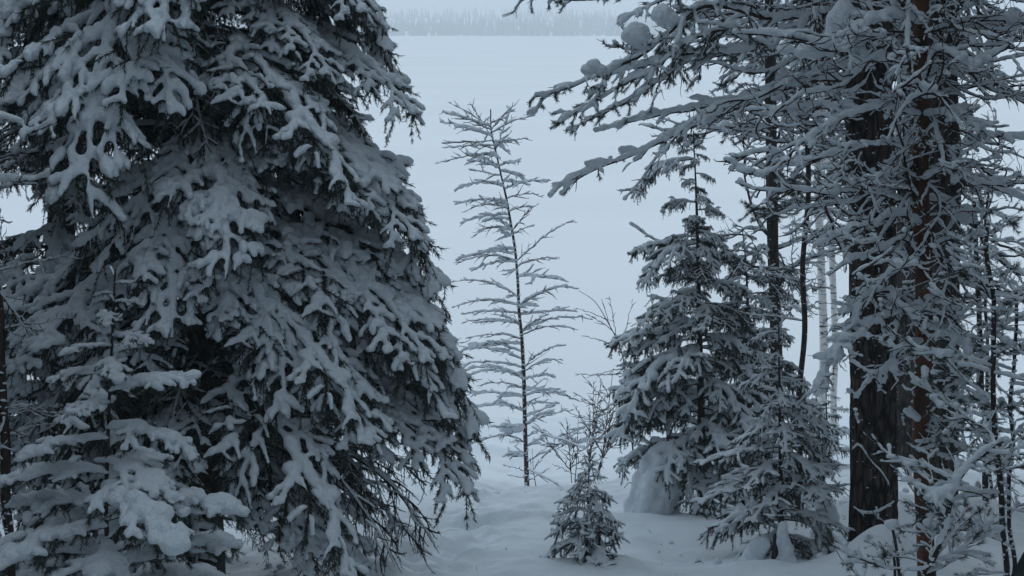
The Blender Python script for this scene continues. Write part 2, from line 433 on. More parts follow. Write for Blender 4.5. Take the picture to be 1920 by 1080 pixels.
KF = kind_set(5, mk_front)
KS = kind_set(7, mk_spruce); KI = kind_set(3, mk_inner); KY = kind_set(4, mk_young)
KM = kind_set(5, mk_mid); KB = kind_set(4, mk_bushy); KN = kind_set(3, mk_tiny); KD = kind_set(3, mk_dead); KP = kind_set(7, mk_pine); KT = kind_set(4, mk_tuft)
print('kinds', round(time.time()-T0, 1))

def put(tree, base, az, k, sc=1.0, sz=None, flip=None):
    """one branch with its snow, an object of its own"""
    sy = sc*(-1 if (RNG.random() < .5 if flip is None else flip) else 1)
    sz = sc if sz is None else sz
    loc = np.asarray(base)-np.array(tree.location)
    o = part('branch', k['w'], tree, loc, az, (sc, sy, sz))
    if k['s'] is not None: part('snow', k['s'], o)
    return o
def reach(tree, base_xy, target, kset, zadd=0.0):
    """a branch whose tip comes to rest at target"""
    k = kset[int(RNG.integers(len(kset)))]
    if kset is KS: k = KS[[1, 3, 4, 5][int(RNG.integers(4))]]
    dx = np.array(target[:2])-np.array(base_xy); r = float(np.hypot(*dx)); tx = float(np.hypot(k['tip'][0], k['tip'][1])); sc = r/tx
    az = math.atan2(dx[1], dx[0])
    sz = sc*R_(.9, 1.1)
    if kset is KS:
        sc, sz = fits((base_xy[0], base_xy[1], target[2]-k['tip'][2]*sz+zadd), az, k, sc, sz, slack=12, tol=.05)
        if not sc: return
    return put(tree, (base_xy[0], base_xy[1], target[2]-k['tip'][2]*sz+zadd), az, k, sc, sz, False)

def trunk_mesh(P, r0, r1, m, sides=14, K=60, rough=.05, fiss=0.0, flare=.25, specks=0, seed=1):
    P = resample(P, K); R = np.linspace(r0, r1, K)
    hgt = np.linspace(0, plen(P), K); R = R*(1+flare*np.exp(-hgt/.25))
    a = np.arange(sides)*2*math.pi/sides
    q = np.stack([(np.cos(a)*r0*1.0)[None]*np.ones((K, 1)), (np.sin(a)*r0)[None]*np.ones((K, 1)), hgt[:, None]*np.ones((1, sides))], -1).reshape(-1, 3)
    j = 1+rough*fbm(q*np.array([6, 6, 2.5]), 3, seed)
    if fiss:
        n1 = np.abs(vnoise(q*np.array([26, 26, 4.2])+3*vnoise(q*6, 4)[:, None]*.25, seed+3)); n2 = np.abs(vnoise(q*np.array([44, 44, 9.0]), seed+5))
        j = j-fiss*np.exp(-(n1/.16)**2)-fiss*.5*np.exp(-(n2/.18)**2)
    g = Geo(); g.tubes(P[None], R[None], sides, 0, cap=True, jit=j.reshape(1, K, sides))
    return g.mesh('trunk', [m]), P, R
def specks(P, R, n, lo=0.0, hi=1.0, size=(.003, .013)):
    """flecks of snow caught on the bark"""
    g = Geo()
    Q = []; S = []
    for i in range(n):
        p, t = at(P, R_(lo, hi)); r = float(np.interp(R_(0, 1), [0, 1], [R.min(), R.max()]))
        k = np.argmin(np.abs(P[:, 2]-p[2])); r = R[k]
        a = R_(-math.pi, 0); s = R_(*size)
        n_ = np.array([math.cos(a), math.sin(a), 0]); c = p+n_*r*.985
        tt = np.array([-n_[1], n_[0], R_(-.4, .4)])*s
        Q.append(np.stack([c-tt, c-tt*.4+UP*s*.15, c+tt*.4+UP*s*.1, c+tt])); S.append(np.array([.25, .8, .75, .2])*s*R_(.4, .8))
    g.tubes(np.stack(Q), np.stack(S), 6, 0, cap=True)
    return g.mesh('snow_flecks', [M_SNOW])
def flecks(*a):
    o = part('snow_flecks', specks(*a[1:]), a[0]); o['kind'] = 'stuff'; return o

# ------------------------------------------------------------------ ground
MOUNDS = []      # x, y, radius x, radius y, height
def mound(px, py, y, rx, ry, h):
    p = W(px, py, y); MOUNDS.append((p[0], y, rx, ry, h))
mound(1650, 1042, 10.55, .40, .38, .46)
mound(1330, 990, 13.6, .55, .7, .10)
mound(1200, 960, 13.6, .7, .6, .12)
mound(960, 930, 17.6, .45, .35, .16)
mound(925, 925, 17.8, .16, .16, .16)
mound(1040, 925, 18.4, .5, .4, .15)
mound(900, 830, 26.0, 1.2, .5, .22)
mound(1110, 1045, 10.7, .4, .3, .10)
mound(1690, 880, 15.0, .8, 1.2, .75)
mound(1860, 1000, 13.0, 1.2, 1.0, .45)
mound(1440, 1060, 11.0, .5, .5, .12)
mound(700, 1040, 11.5, 1.0, .8, .10)
FEET = []
_p = [(800, 1090), (815, 1060), (838, 1035), (850, 1010), (880, 985), (905, 965), (760, 1075), (790, 1035), (720, 1065), (830, 1000), (745, 1040), (870, 1060), (690, 1080), (775, 1005), (812, 1022), (795, 1052), (856, 1045), (730, 1085), (765, 1050), (892, 1010), (868, 1030), (842, 1075), (905, 1040), (925, 1000), (880, 960), (715, 1045)]
for px, py in _p:
    FEET.append((px+R_(-8, 8), py+R_(-6, 6)))
CTRL = [(1100, 1048, 10.7), (1466, 1052, 11.4), (1318, 968, 14.0), (1637, 1042, 11.4), (989, 912, 20.0), (1762, 962, 14.5), (1702, 875, 19.0), (930, 1030, 11.2), (900, 960, 14.5), (1300, 1040, 11.6)]
CZ = []
def ground_z(x, y, ctrl=True):
    x = np.asarray(x, float); y = np.asarray(y, float); sh = x.shape
    q = np.stack([x.ravel(), y.ravel(), 0*x.ravel()], 1)
    z = (H-1.72)-.25*y.ravel()+.12*fbm(q*.55, 3, 21)+.05*vnoise(q*1.9, 22)+.022*vnoise(q*4.5, 23)+.008*vnoise(q*11, 24)
    z = z+.02*np.clip(np.abs(q[:, 0])-2, 0, 20)
    for mx_, my, rx, ry, h in MOUNDS:
        z = z+h*np.exp(-((q[:, 0]-mx_)/rx)**2-((q[:, 1]-my)/ry)**2)
    for px, py in FEET:
        yy = (1.72+0)/( .25+0) if False else None
        dx, dy = FOOT_XY[(px, py)]
        z = z-.12*np.exp(-((q[:, 0]-dx)/.11)**2-((q[:, 1]-dy)/.16)**2)+.05*np.exp(-((q[:, 0]-dx-.1)/.16)**2-((q[:, 1]-dy+.2)/.16)**2)
    pm = np.exp(-((q[:, 0]-np.interp(q[:, 1], [9, 10.8, 12, 14, 17, 20], [-.95, -.62, -.35, -.25, -.1, .1]))/.42)**2)
    z = z-.07*pm+pm*(.045*vnoise(q*5.2, 27)+.03*vnoise(q*9.5, 28))
    if ctrl and CZ:
        ws = 1e-3; num = 0
        for cx, cy, dz in CZ:
            w = np.exp(-((q[:, 0]-cx)**2+(q[:, 1]-cy)**2)/1.1**2); ws = ws+w; num = num+w*dz
        z = z+num/np.maximum(ws, .35)
    k = .35; z = np.logaddexp(z/k, 0)*k-.0-.12*np.clip((q[:, 1]-31)/4, 0, 1)-.02
    return z.reshape(sh)
FOOT_XY = {}
for px, py in FEET:
    d = FW+np.array([1.0, 0, 0])*(px-960)/FPX+UV*(540-py)/FPX
    t = 1.72/(-d[2]-.25*d[1]) if (-d[2]-.25*d[1]) > 0 else 12
    FOOT_XY[(px, py)] = (d[0]*t, d[1]*t)
for px, py, yd in CTRL:
    c = W(px, py, yd); CZ.append((c[0], c[1], c[2]-float(ground_z(np.array([c[0]]), np.array([c[1]]), False)[0])))
print('ground fit', [round(c[2], 2) for c in CZ])
xs = np.concatenate([np.linspace(-30, -5, 40, endpoint=False), np.linspace(-5, 5, 210), np.linspace(5, 30, 41)[1:]])
ys = np.concatenate([np.linspace(-16, 8, 40, endpoint=False), np.linspace(8, 20, 240, endpoint=False), np.linspace(20, 42, 150)])
X, Y = np.meshgrid(xs, ys); Z = ground_z(X, Y)
nx, ny = len(xs), len(ys)
ii = (np.arange(ny-1)[:, None]*nx+np.arange(nx-1)[None]).ravel()
gm = make_mesh('snow_ground', np.stack([X, Y, Z], -1).reshape(-1, 3), [np.stack([ii, ii+1, ii+nx+1, ii+nx], 1)], [M_GSNOW])
gr = bpy.data.objects.new('snow_ground', gm); COL.objects.link(gr); gr['kind'] = 'structure'
# frozen lake
lx = np.concatenate([-np.geomspace(3000, 4, 40), np.geomspace(4, 3000, 40)]); ly = np.geomspace(24, 780, 120)
X, Y = np.meshgrid(lx, ly); q = np.stack([X.ravel()*.03, Y.ravel()*.09, 0*X.ravel()], 1)
Z = (.05*fbm(q, 3, 31)*np.clip((Y.ravel()-30)/20, 0, 1)).reshape(X.shape)
nx, ny = X.shape[1], X.shape[0]
ii = (np.arange(ny-1)[:, None]*nx+np.arange(nx-1)[None]).ravel()
lm = make_mesh('frozen_lake', np.stack([X, Y, Z], -1).reshape(-1, 3), [np.stack([ii, ii+1, ii+nx+1, ii+nx], 1)], [M_LAKE])
lk = bpy.data.objects.new('frozen_lake', lm); COL.objects.link(lk); lk['kind'] = 'structure'
# far shore and its forest
fx = np.linspace(-1500, 1500, 160); fy = np.linspace(700, 1500, 30)
def shore_z(x, y): return -.3+np.clip((y-712)/500, 0, 1.6)*13*(1+.25*np.sin(x*.004+1.0))+0*x
X, Y = np.meshgrid(fx, fy); Z = shore_z(X, Y)
ii = (np.arange(29)[:, None]*160+np.arange(159)[None]).ravel()
sm = make_mesh('far_shore', np.stack([X, Y, Z], -1).reshape(-1, 3), [np.stack([ii, ii+1, ii+161, ii+160], 1)], [M_LAKE])
so = bpy.data.objects.new('far_shore', sm); COL.objects.link(so); so['kind'] = 'structure'
def conifers(xy, hts, zf, wid=.16, sides=6, tiers=4):
    g = Geo(); n = len(xy)
    for t in range(tiers):
        f0 = .08+.80*t/tiers; f1 = min(1, f0+.42)
        Vs = []
        a = np.arange(sides)*2*math.pi/sides
        r = (hts*wid*(1-f0)*RNG.uniform(.8, 1.2, n))[:, None]*RNG.uniform(.7, 1.25, (n, sides))
        bx = xy[:, 0:1]+np.cos(a+t)*r; by = xy[:, 1:2]+np.sin(a+t)*r; bz = (zf+hts*f0)[:, None]-r*.35
        tip = np.stack([xy[:, 0], xy[:, 1], zf+hts*f1], 1)
        V = np.concatenate([np.stack([bx, by, bz], -1), tip[:, None]], 1).reshape(-1, 3)
        o = (np.arange(n)*(sides+1))[:, None]
        F = np.stack([o+np.arange(sides)[None], o+np.roll(np.arange(sides), -1)[None], o+sides+0*np.arange(sides)[None]], -1).reshape(-1, 3)
        g.add(V, F)
    return g
n = 12000
xy = np.stack([RNG.uniform(-900, 900, n), 704+RNG.random(n)**1.5*330], 1)
hts = RNG.uniform(4.0, 7.0, n)*(1+.35*vnoise(np.stack([xy[:, 0]*.009, xy[:, 1]*.009, 0*xy[:, 0]], 1), 3))
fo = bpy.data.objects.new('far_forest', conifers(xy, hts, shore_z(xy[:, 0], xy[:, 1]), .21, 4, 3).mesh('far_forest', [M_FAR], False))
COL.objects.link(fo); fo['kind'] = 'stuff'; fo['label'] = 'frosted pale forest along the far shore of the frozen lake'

def gz(x, y): return float(ground_z(np.array([x]), np.array([y]))[0])

# ------------------------------------------------------------------ spruces
def PX(p):
    d = np.asarray(p)-np.array([0, 0, H]); z = d@FW
    return 960+FPX*d[0]/z, 540-FPX*(d@UV)/z
EDGE = np.array([(-400, 640), (0, 708), (60, 740), (100, 772), (172, 840), (235, 800), (255, 745), (280, 705), (330, 735), (400, 830), (450, 815), (520, 838), (615, 852), (660, 852), (700, 888), (760, 892), (800, 866), (860, 884), (940, 904), (985, 850), (1030, 800), (1060, 750), (1080, 738)], float)
def PXv(q):
    d = q-np.array([0, 0, H]); z = d@FW
    return 960+FPX*d[:, 0]/z, 540-FPX*(d@UV)/z
def fits(base, az, k, sc, sz, n=18, slack=-6, tol=.012):
    """the scale at which a bough keeps to the crown's outline, 0 where a gap stays open"""
    ca, sa = math.cos(az), math.sin(az); v = k['pts']
    for it in range(n):
        q = np.stack([base[0]+(ca*v[:, 0]-sa*v[:, 1])*sc, base[1]+(sa*v[:, 0]+ca*v[:, 1])*sc, base[2]+v[:, 2]*sz], 1)
        x, y = PXv(q)
        if np.mean(x > np.interp(y, EDGE[:, 0], EDGE[:, 1])+slack) < tol: break
        sc *= .93; sz *= .95
    else:
        return 0, 0
    if np.mean((x < 98) & (y > 392) & (y < 436)) > .02: return 0, 0
    if np.mean((x < 70) & (x > 35) & (y > 490) & (y < 590)) > .05 and RNG.random() < .7: return 0, 0
    return sc, sz
def reseed(n):
    global RNG
    RNG = np.random.default_rng(n)
def spruce(label, pts, y, r0, r1, kset, h_lo, h_hi, blen, per_m, inner=0, hero=(), lean_top=None, sun_bias=None, group='snow-laden spruces', top=None, trunk_m=None, skip=None, zsc=(.9, 1.15), azf=None, topdown=False):
    """pts: pixels of the trunk, top first; the stem goes down into the ground and up to `top`"""
    P = [W(px, py, y) for px, py in pts]
    P = P[::-1]
    base = np.array([P[0][0], y, gz(P[0][0], y)])
    if P[0][2] > base[2]+.05: P = [base-UP*.15]+P
    else: base = np.array([P[0][0], y, P[0][2]])
    if top is not None:
        d = P[-1]-P[0]; d = d/d[2]; P.append(np.array([P[-1][0]+d[0]*(top-P[-1][2]-0)*.3, y, base[2]+top]))
    t = thing('spruce_tree', label, 'tree', base, group)
    loc = np.array(base)
    me, C, R = trunk_mesh(np.array(P)-loc, r0, r1, trunk_m or M_SBARK, 12, 50, .06)
    part('trunk', me, t)
    zc = C[:, 2]
    def axis(h): return np.array([np.interp(h, zc, C[:, 0]), np.interp(h, zc, C[:, 1])])+loc[:2]
    h = h_lo; ang = R_(0, 6.28)
    if topdown:
        h_hi = zc.max()-.05
        bl = Bough(); tp_ = C[-1]; i0 = int(np.searchsorted(C[:, 2], C[-1, 2]-min(.45, .3*C[-1, 2]))); Ld = C[i0:]
        bl.wood(resample(Ld, 9), .004, .002); bl.needles(resample(Ld, 9), 620, .02)
        for q_ in range(6):
            p_, _ = at(Ld, R_(.25, .95)); a_ = R_(0, 6.28); Q = grow(p_, (math.cos(a_), math.sin(a_), 1.0), R_(.03, .09), 5, 0, .05)
            bl.wood(Q, .002, .001); bl.needles(Q, 620, .018); bl.snow(Q, .008, .9, .5)
        kl = finish(bl, 'leader', M_TWIG, M_NEEDLE, .006, 2, .002, nw=.003)
        part('snow', kl['s'], part('leader', kl['w'], t))
    while h < h_hi:
        L = blen(zc.max()-h if topdown else h)
        ang += 2.39996+R_(-.35, .35)
        if not (skip and skip(h, ang % (2*math.pi))):
            k = kset[int(RNG.integers(len(kset)))]
            xy_ = axis(h); L *= azf(h, ang) if azf else 1; sc = L*R_(.82, 1.15)/np.hypot(k['tip'][0], k['tip'][1])
            sz_ = sc*R_(*zsc)
            if kset is KS: sc, sz_ = fits((xy_[0], xy_[1], loc[2]+h), ang, k, sc, sz_)
            if sc > .2*(kset is KS): put(t, (xy_[0], xy_[1], loc[2]+h), ang, k, sc, sz_, False if kset is KS else None)
        h += R_(.6, 1.4)/per_m
    for i in range(inner):
        hh = R_(h_lo, min(h_hi, 5)); ia = R_(0, 6.28)
        if skip and skip(hh, ia): continue
        xy_ = axis(hh); k = KI[int(RNG.integers(len(KI)))]
        sc = blen(hh)*R_(.5, .85)/np.hypot(k['tip'][0], k['tip'][1])
        if kset is KS and not fits((xy_[0], xy_[1], loc[2]+hh), ia, k, sc, sc)[0]: continue
        put(t, (xy_[0], xy_[1], loc[2]+hh), ia, k, sc)
    for px, py, ty in hero:
        T = W(px, py, ty)
        reach(t, axis(np.clip(T[2]-loc[2]+.5, 0, zc.max())), T, kset)
    return t, axis, loc

# big spruce of the left half
reseed(20)
main_spruce, ax, loc = spruce('tallest broad spruce with heavy drooping snowy boughs, left of the open view to the lake',
    [(345, 0), (352, 200), (366, 450), (374, 700), (380, 900), (385, 1080)], 9.5, .135, .07, KS, .55, 10.5,
    lambda h: (1.72-.03*h) if h < 5 else max(.25, 1.55*(11-h)/6), 11.5, inner=64, top=11.2, azf=lambda h, a: .9 if math.cos(a) < -.6 else 1.0, skip=lambda h, a: math.cos(a) > .2 and h < 1.1,
    hero=[(838, 172, 9.3), (826, 410, 9.2), (838, 560, 9.0), (848, 615, 9.6), (890, 750, 9.3), (897, 940, 9.0), (870, 850, 9.5), (795, 235, 9.0), (735, 60, 9.4), (860, 790, 10.0), (800, 470, 8.8), (780, 380, 8.7), (820, 700, 8.7), (850, 690, 9.0), (880, 825, 9.2), (890, 885, 9.3), (840, 860, 8.9), (800, 800, 8.7)])
main_spruce, ms_axis, ms_loc = main_spruce, ax, loc
for px, py, ty in ((832, 1000, 9.2), (770, 1040, 8.9), (700, 1075, 9.0), (800, 900, 9.6), (740, 960, 8.8), (660, 1060, 8.7), (790, 1010, 9.8), (620, 1075, 9.4)):
    Tg = W(px, py, ty); reach(main_spruce, ax(Tg[2]-loc[2]+.4), Tg, KD)
# spruce behind it on the left edge
reseed(21)
spruce('dark tall spruce half hidden at the left edge behind the broad one',
    [(128, 0), (118, 330), (104, 660), (95, 1000)], 11.6, .13, .07, KS, .8, 10.5,
    lambda h: 1.45-.02*h if h < 5 else max(.25, 1.35*(11-h)/6), 9.5, inner=36, top=11.0)
# young pillow spruce in front
reseed(22)
spruce('small young spruce with bare leader and fat pillows of snow, low in the left corner',
    [(216, 505), (211, 620), (206, 720), (202, 840), (200, 1000)], 6.6, .017, .004, KY, .15, 2.0,
    lambda d: min(.74, .05+.50*d), 18, topdown=True, azf=lambda h, a: 1.12 if math.cos(a) > .3 else .92, trunk_m=M_TWIG, group='young spruces', zsc=(.7, 1.0))
# right group
reseed(23)
spruce('medium spruce with fine drooping sprays, left one of the right-hand spruces beside the sapling',
    [(1300, 245), (1304, 330), (1308, 450), (1312, 650), (1318, 960)], 14, .05, .004, KM, .25, 3.82,
    lambda d: min(.93, .11+.28*d), 16, topdown=True, inner=16, zsc=(1.0, 1.35),
    hero=[(1140, 655, 13.8), (1145, 830, 13.7), (1135, 740, 13.9), (1165, 790, 13.4), (1180, 600, 13.9), (1180, 480, 13.9), (1200, 540, 13.7), (1185, 370, 14), (1430, 730, 13.8)])
_b = spruce('low bushy spruce with thin dark stem, standing just left of the thick pine trunk',
    [(1460, 600), (1462, 760), (1464, 900), (1466, 1050)], 11.4, .026, .004, KB, .22, 1.87,
    lambda d: min(.62, .08+.38*d), 25, topdown=True, zsc=(.7, 1.05),
    hero=[(1325, 885, 11.2), (1335, 960, 11.0), (1345, 920, 11.3), (1560, 800, 11.4), (1575, 880, 11.3), (1390, 740, 11.3), (1400, 650, 11.4)])
bushy, bx, bl = _b
for px, py, ty in ((1512, 1052, 11.1), (1500, 1035, 11.6), (1442, 1068, 11.1), (1422, 1060, 11.5), (1486, 1078, 10.9), (1530, 1040, 11.4), (1462, 1082, 11.0)):
    Tg = W(px, py, ty); reach(bushy, bx(.4), Tg, KI)
spruce('dark spruce behind the medium one, seen through its sprays',
    [(1392, 430), (1400, 520), (1404, 700), (1408, 900)], 16.5, .05, .005, KM, .4, 4.0,
    lambda d: min(1.0, .14+.32*d), 17, inner=24, topdown=True, zsc=(.9, 1.2))
spruce('tiny spruce standing alone in the snow beside the path',
    [(1105, 842), (1103, 930), (1100, 1045)], 10.7, .013, .003, KN, .06, .84,
    lambda d: .04+.42*d, 46, topdown=True, group='young spruces', zsc=(.9, 1.3), trunk_m=M_TWIG)
spruce('low spruce tuft behind, at the foot of the white birches',
    [(1548, 690), (1550, 780), (1552, 900)], 19.5, .02, .004, KB, .1, 1.45,
    lambda h: .08+.5*(1.5-h), 17, group='young spruces', inner=5)
print('spruces', round(time.time()-T0, 1))

# ------------------------------------------------------------------ pines
reseed(24)
def pine(name, label, pts, y, r0, r1, m, sides, K, fiss, group='pine trunks on the right', n_specks=130, top=None, up=None, flare=.15):
    P = [W(px, py, y) for px, py in pts][::-1]
    zb = gz(P[0][0], y)
    if P[0][2] > zb: P = [np.array([P[0][0], y, zb-.2])]+P
    base = np.array([P[0][0], y, P[0][2]])
    if top:
        d = (P[-1]-P[-2])/(P[-1][2]-P[-2][2]); P.append(P[-1]+d*(base[2]+top-P[-1][2])*np.array([.5, .5, 1]))
    t = thing(name, label, 'tree', base, group)
    me, C, R = trunk_mesh(np.array(P)-base, r0, r1, m, sides, K, .03, fiss, flare, seed=int(RNG.integers(99)))
    tr = part('trunk', me, t)
    if n_specks: flecks(tr, C, R, n_specks, .0, min(1, 4.5/plen(C)))
    def axis(z): return np.array([np.interp(z-base[2], C[:, 2], C[:, 0]), np.interp(z-base[2], C[:, 2], C[:, 1])])+base[:2]
    return t, axis, base
def hero(tree, pts, y, snow=.02, r0=.012, nlat=None, lat=.25, wmat=None, y2=None, tuft=0, balls=(), voxel=.0095, **kw):
    """a branch traced through the photograph, rising from its trunk to its tip"""
    n_ = len(pts); yy = np.linspace(y, y if y2 is None else y2, n_)
    Pw = resample([W(px, py, yy[i]) for i, (px, py) in enumerate(pts)], 24)
    env = np.sin(np.linspace(0, math.pi, 24))[:, None]*RNG.uniform(.018, .035)
    Pw = Pw+env*np.stack([vnoise(Pw/.17, 41+q_) for q_ in range(3)], 1)
    P = Pw-Pw[0]
    nl = nlat if nlat is not None else int(plen(P)*11)
    b = bare_bough(P, nl, lat, snow, r0=r0, tuft=tuft, **kw)
    for px, py, rpx, hh, dy in balls:
        i = np.argmin([abs(px-p[0])+abs(py-p[1]) for p in pts]); yb = yy[i]+dy
        b.ball(W(px, py, yb)-Pw[0], rpx*yb/FPX, hh)
    k = finish(b, 'branch', wmat or M_RTWIG, M_PNEEDLE, voxel, 2, .007, .010)
    o = part('branch', k['w'], tree, Pw[0]-np.array(tree.location)); part('snow', k['s'], o)
    return o
def scatter(tree, axis, y, zs, n, kset, sc=(.6, 1.1), az=None, zsc=(.8, 1.2), out=0.0):
    for i in range(n):
        z = R_(*zs); xy_ = axis(z); a = R_(0, 6.28) if az is None else az[int(RNG.integers(len(az)))]+R_(-.55, .55)
        s = R_(*sc); put(tree, (xy_[0]+out*math.cos(a), xy_[1]+out*math.sin(a), z), a, kset[int(RNG.integers(len(kset)))], s, s*R_(*zsc))

pA, axA, bA = pine('pine_tree', 'thickest pine with dark furrowed bark rising behind the rounded snow mound',
    [(1632, -20), (1634, 300), (1637, 600), (1638, 900), (1637, 1050)], 11.4, .195, .165, M_PLATE, 110, 260, .075, top=14)
pB, axB, bB = pine('pine_tree', 'thick dark pine standing directly behind the slim orange stem',
    [(1766, -20), (1768, 300), (1766, 600), (1762, 960)], 14.5, .185, .155, M_PLATE, 90, 240, .075, top=15)
pC, axC, bC = pine('pine_tree', 'dark pine trunk farther back, seen in the gap between the two thick pines',
    [(1706, -20), (1704, 400), (1702, 875)], 19, .165, .13, M_PLATE, 60, 160, .07, top=14, n_specks=10)
pD, axD, bD = pine('pine_tree', 'slim pine with flaking orange bark and many snow-lined twigs',
    [(1727, -20), (1731, 150), (1726, 330), (1731, 500), (1733, 640), (1727, 800), (1731, 930), (1738, 1090)], 9.4, .062, .042, M_OBARK, 36, 160, .04, top=9, n_specks=90)
pE, axE, bE = pine('pine_tree', 'thin grey pine with forked arms between the spruces',
    [(1444, -20), (1446, 250), (1449, 450), (1455, 620), (1460, 900)], 17, .078, .055, M_BARK, 24, 100, .05, top=10, n_specks=40)
pF, axF, bF = pine('slender_tree', 'pole-thin dark stem standing between forked pine and white birches',
    [(1524, 60), (1513, 220), (1516, 360), (1505, 500), (1509, 620), (1498, 740), (1500, 830)], 15, .034, .024, M_TWIG, 12, 60, .0, top=6, n_specks=20)
LR = [math.pi, 0, math.pi*1.25, -math.pi*.25]
zt = lambda py, y: W(0, py, y)[2]
scatter(pD, axD, 9.4, (zt(520, 9.4), zt(-80, 9.4)), 46, KP, (.5, 1.05), LR)
scatter(pD, axD, 9.4, (zt(760, 9.4), zt(520, 9.4)), 6, KP, (.3, .55), LR)
scatter(pD, axD, 9.4, (zt(1000, 9.4), zt(740, 9.4)), 8, KF, (.25, .5), [-1.2, -.4, -2.4])
scatter(pA, axA, 11.4, (zt(330, 11.4), zt(-120, 11.4)), 20, KP, (.7, 1.3), LR+[math.pi, math.pi*1.1], out=.15)
scatter(pB, axB, 14.5, (zt(420, 14.5), zt(-120, 14.5)), 26, KP, (.8, 1.6), [0, math.pi, -.5, .4, 3.6], out=.15)
scatter(pE, axE, 17, (zt(520, 17), zt(-100, 17)), 24, KP, (.7, 1.6), None)
scatter(pE, axE, 17, (zt(440, 17), zt(-100, 17)), 14, KT, (.7, 1.3), None)
scatter(pC, axC, 19, (zt(430, 19), zt(-100, 19)), 14, KT, (.9, 1.7), None)
scatter(pF, axF, 15, (zt(620, 15), zt(100, 15)), 14, KP, (.4, .8), None)
# crowns above the frame
scatter(pA, axA, 11.4, (bA[2]+6.3, bA[2]+13.5), 74, KT, (1.2, 2.3), None)
scatter(pB, axB, 14.5, (bB[2]+7, bB[2]+14.5), 66, KT, (1.2, 2.3), None)
scatter(pC, axC, 19, (bC[2]+6.5, bC[2]+13.5), 46, KT, (1.2, 2.2), None)
scatter(pD, axD, 9.4, (bD[2]+5.2, bD[2]+8.8), 60, KT, (.8, 1.3), None)
scatter(pE, axE, 17, (bE[2]+6, bE[2]+9.8), 30, KT, (.8, 1.4), None)
# traced boughs
hero(pA, [(1600, 20), (1450, 35), (1330, 10), (1265, 55), (1195, 105), (1110, 145), (1050, 172), (1003, 182)], 11.3, .021, .026, 34, .42, y2=10.2, tuft=.5, up=-.5, droop=1.6,
     balls=[(1193, 62, 26, .9, 0), (1203, 70, 25, .8, .03), (1182, 66, 20, .8, 0), (1246, 28, 22, .9, 0), (1258, 36, 18, .8, 0), (1112, 122, 15, .9, 0), (1100, 132, 13, .8, 0), (1124, 130, 14, .8, 0)], msnow=1.4, sub=1.3)
hero(pA, [(1400, 40), (1290, 80), (1215, 135), (1150, 172), (1090, 205), (1050, 228)], 10.9, .017, .014, 30, .34, y2=10.3, tuft=.5, up=-.6, droop=2.0, sub=1.3)
hero(pA, [(1420, 90), (1290, 120), (1200, 175), (1120, 218), (1062, 246)], 11.0, .017, .014, 26, .3, y2=10.6, tuft=.5, up=-.5, droop=1.6, sub=1.2)
hero(pA, [(1380, -60), (1280, -20), (1210, 15), (1160, 45)], 11.2, .014, .012, 16, .28, y2=10.8, tuft=.5, droop=2.2, up=-.6)
hero(pA, [(1330, 10), (1290, 40), (1240, 75), (1180, 92), (1150, 80)], 11.1, .014, .010, 14, .26, y2=10.5, tuft=.4, wig=.16)
hero(pA, [(1500, 60), (1400, 90), (1310, 105), (1230, 112), (1150, 140)], 11.2, .022, .013, 18, .3, y2=10.6, tuft=.3, wig=.16)
hero(pA, [(1500, 140), (1420, 180), (1340, 200), (1270, 255), (1200, 340), (1170, 375)], 10.8, .013, .010, 16, .3, y2=10.2, wig=.16)
hero(pA, [(1600, 40), (1420, -40), (1280, -40), (1170, -10), (1080, 0), (1010, -5), (975, 0)], 11.5, .018, .02, 26, .36, y2=10.8, tuft=.5, droop=2.5, up=-.5, sub=1.3)
hero(pA, [(1600, 150), (1520, 150), (1440, 185), (1360, 215), (1290, 240), (1190, 285), (1110, 322), (1060, 342), (1033, 370)], 11.3, .030, .022, 26, .3, y2=10.4, tuft=.3, msnow=1.25, droop=.6)
hero(pA, [(1600, 120), (1490, 150), (1390, 190), (1290, 208), (1200, 225), (1115, 248)], 11.3, .028, .018, 22, .28, y2=10.9, tuft=.2, msnow=1.3)
hero(pD, [(1722, 600), (1690, 562), (1655, 545), (1618, 572), (1580, 640), (1548, 695), (1515, 745)], 9.35, .019, .012, 44, .34, y2=8.9, msnow=1.6, droop=1.4, sub=1.3, wig=.14)
hero(pD, [(1728, 640), (1690, 655), (1655, 690), (1628, 722), (1602, 748)], 9.35, .018, .010, 22, .24, y2=9.0, droop=1.4, sub=1.2, wig=.14)
hero(pD, [(1728, 570), (1690, 590), (1640, 600), (1600, 640), (1560, 660)], 9.35, .018, .010, 22, .26, y2=8.8, droop=1.0, sub=1.2, wig=.14)
hero(pD, [(1735, 610), (1770, 625), (1800, 640), (1850, 690)], 9.35, .018, .010, 14, .24, y2=9.0, droop=1.0, sub=1.2, wig=.14)
hero(pD, [(1722, 500), (1697, 452), (1647, 470), (1600, 487), (1553, 517)], 9.35, .020, .011, 9, .2, y2=9.0)
hero(pD, [(1722, 420), (1673, 400), (1597, 433), (1527, 463)], 9.35, .022, .011, 10, .22, y2=9.0)
hero(pD, [(1722, 215), (1640, 205), (1560, 235), (1500, 275), (1430, 330), (1360, 300)], 9.35, .018, .013, 24, .30, y2=8.8)
hero(pD, [(1722, 265), (1600, 280), (1490, 310), (1440, 285), (1360, 305)], 9.35, .017, .013, 20, .30, y2=9.0)
hero(pD, [(1735, 215), (1800, 215), (1850, 250), (1935, 262)], 9.35, .018, .012, 18, .30, y2=9.0)
hero(pD, [(1735, 335), (1790, 315), (1850, 340), (1930, 345)], 9.35, .017, .012, 18, .30, y2=9.1)
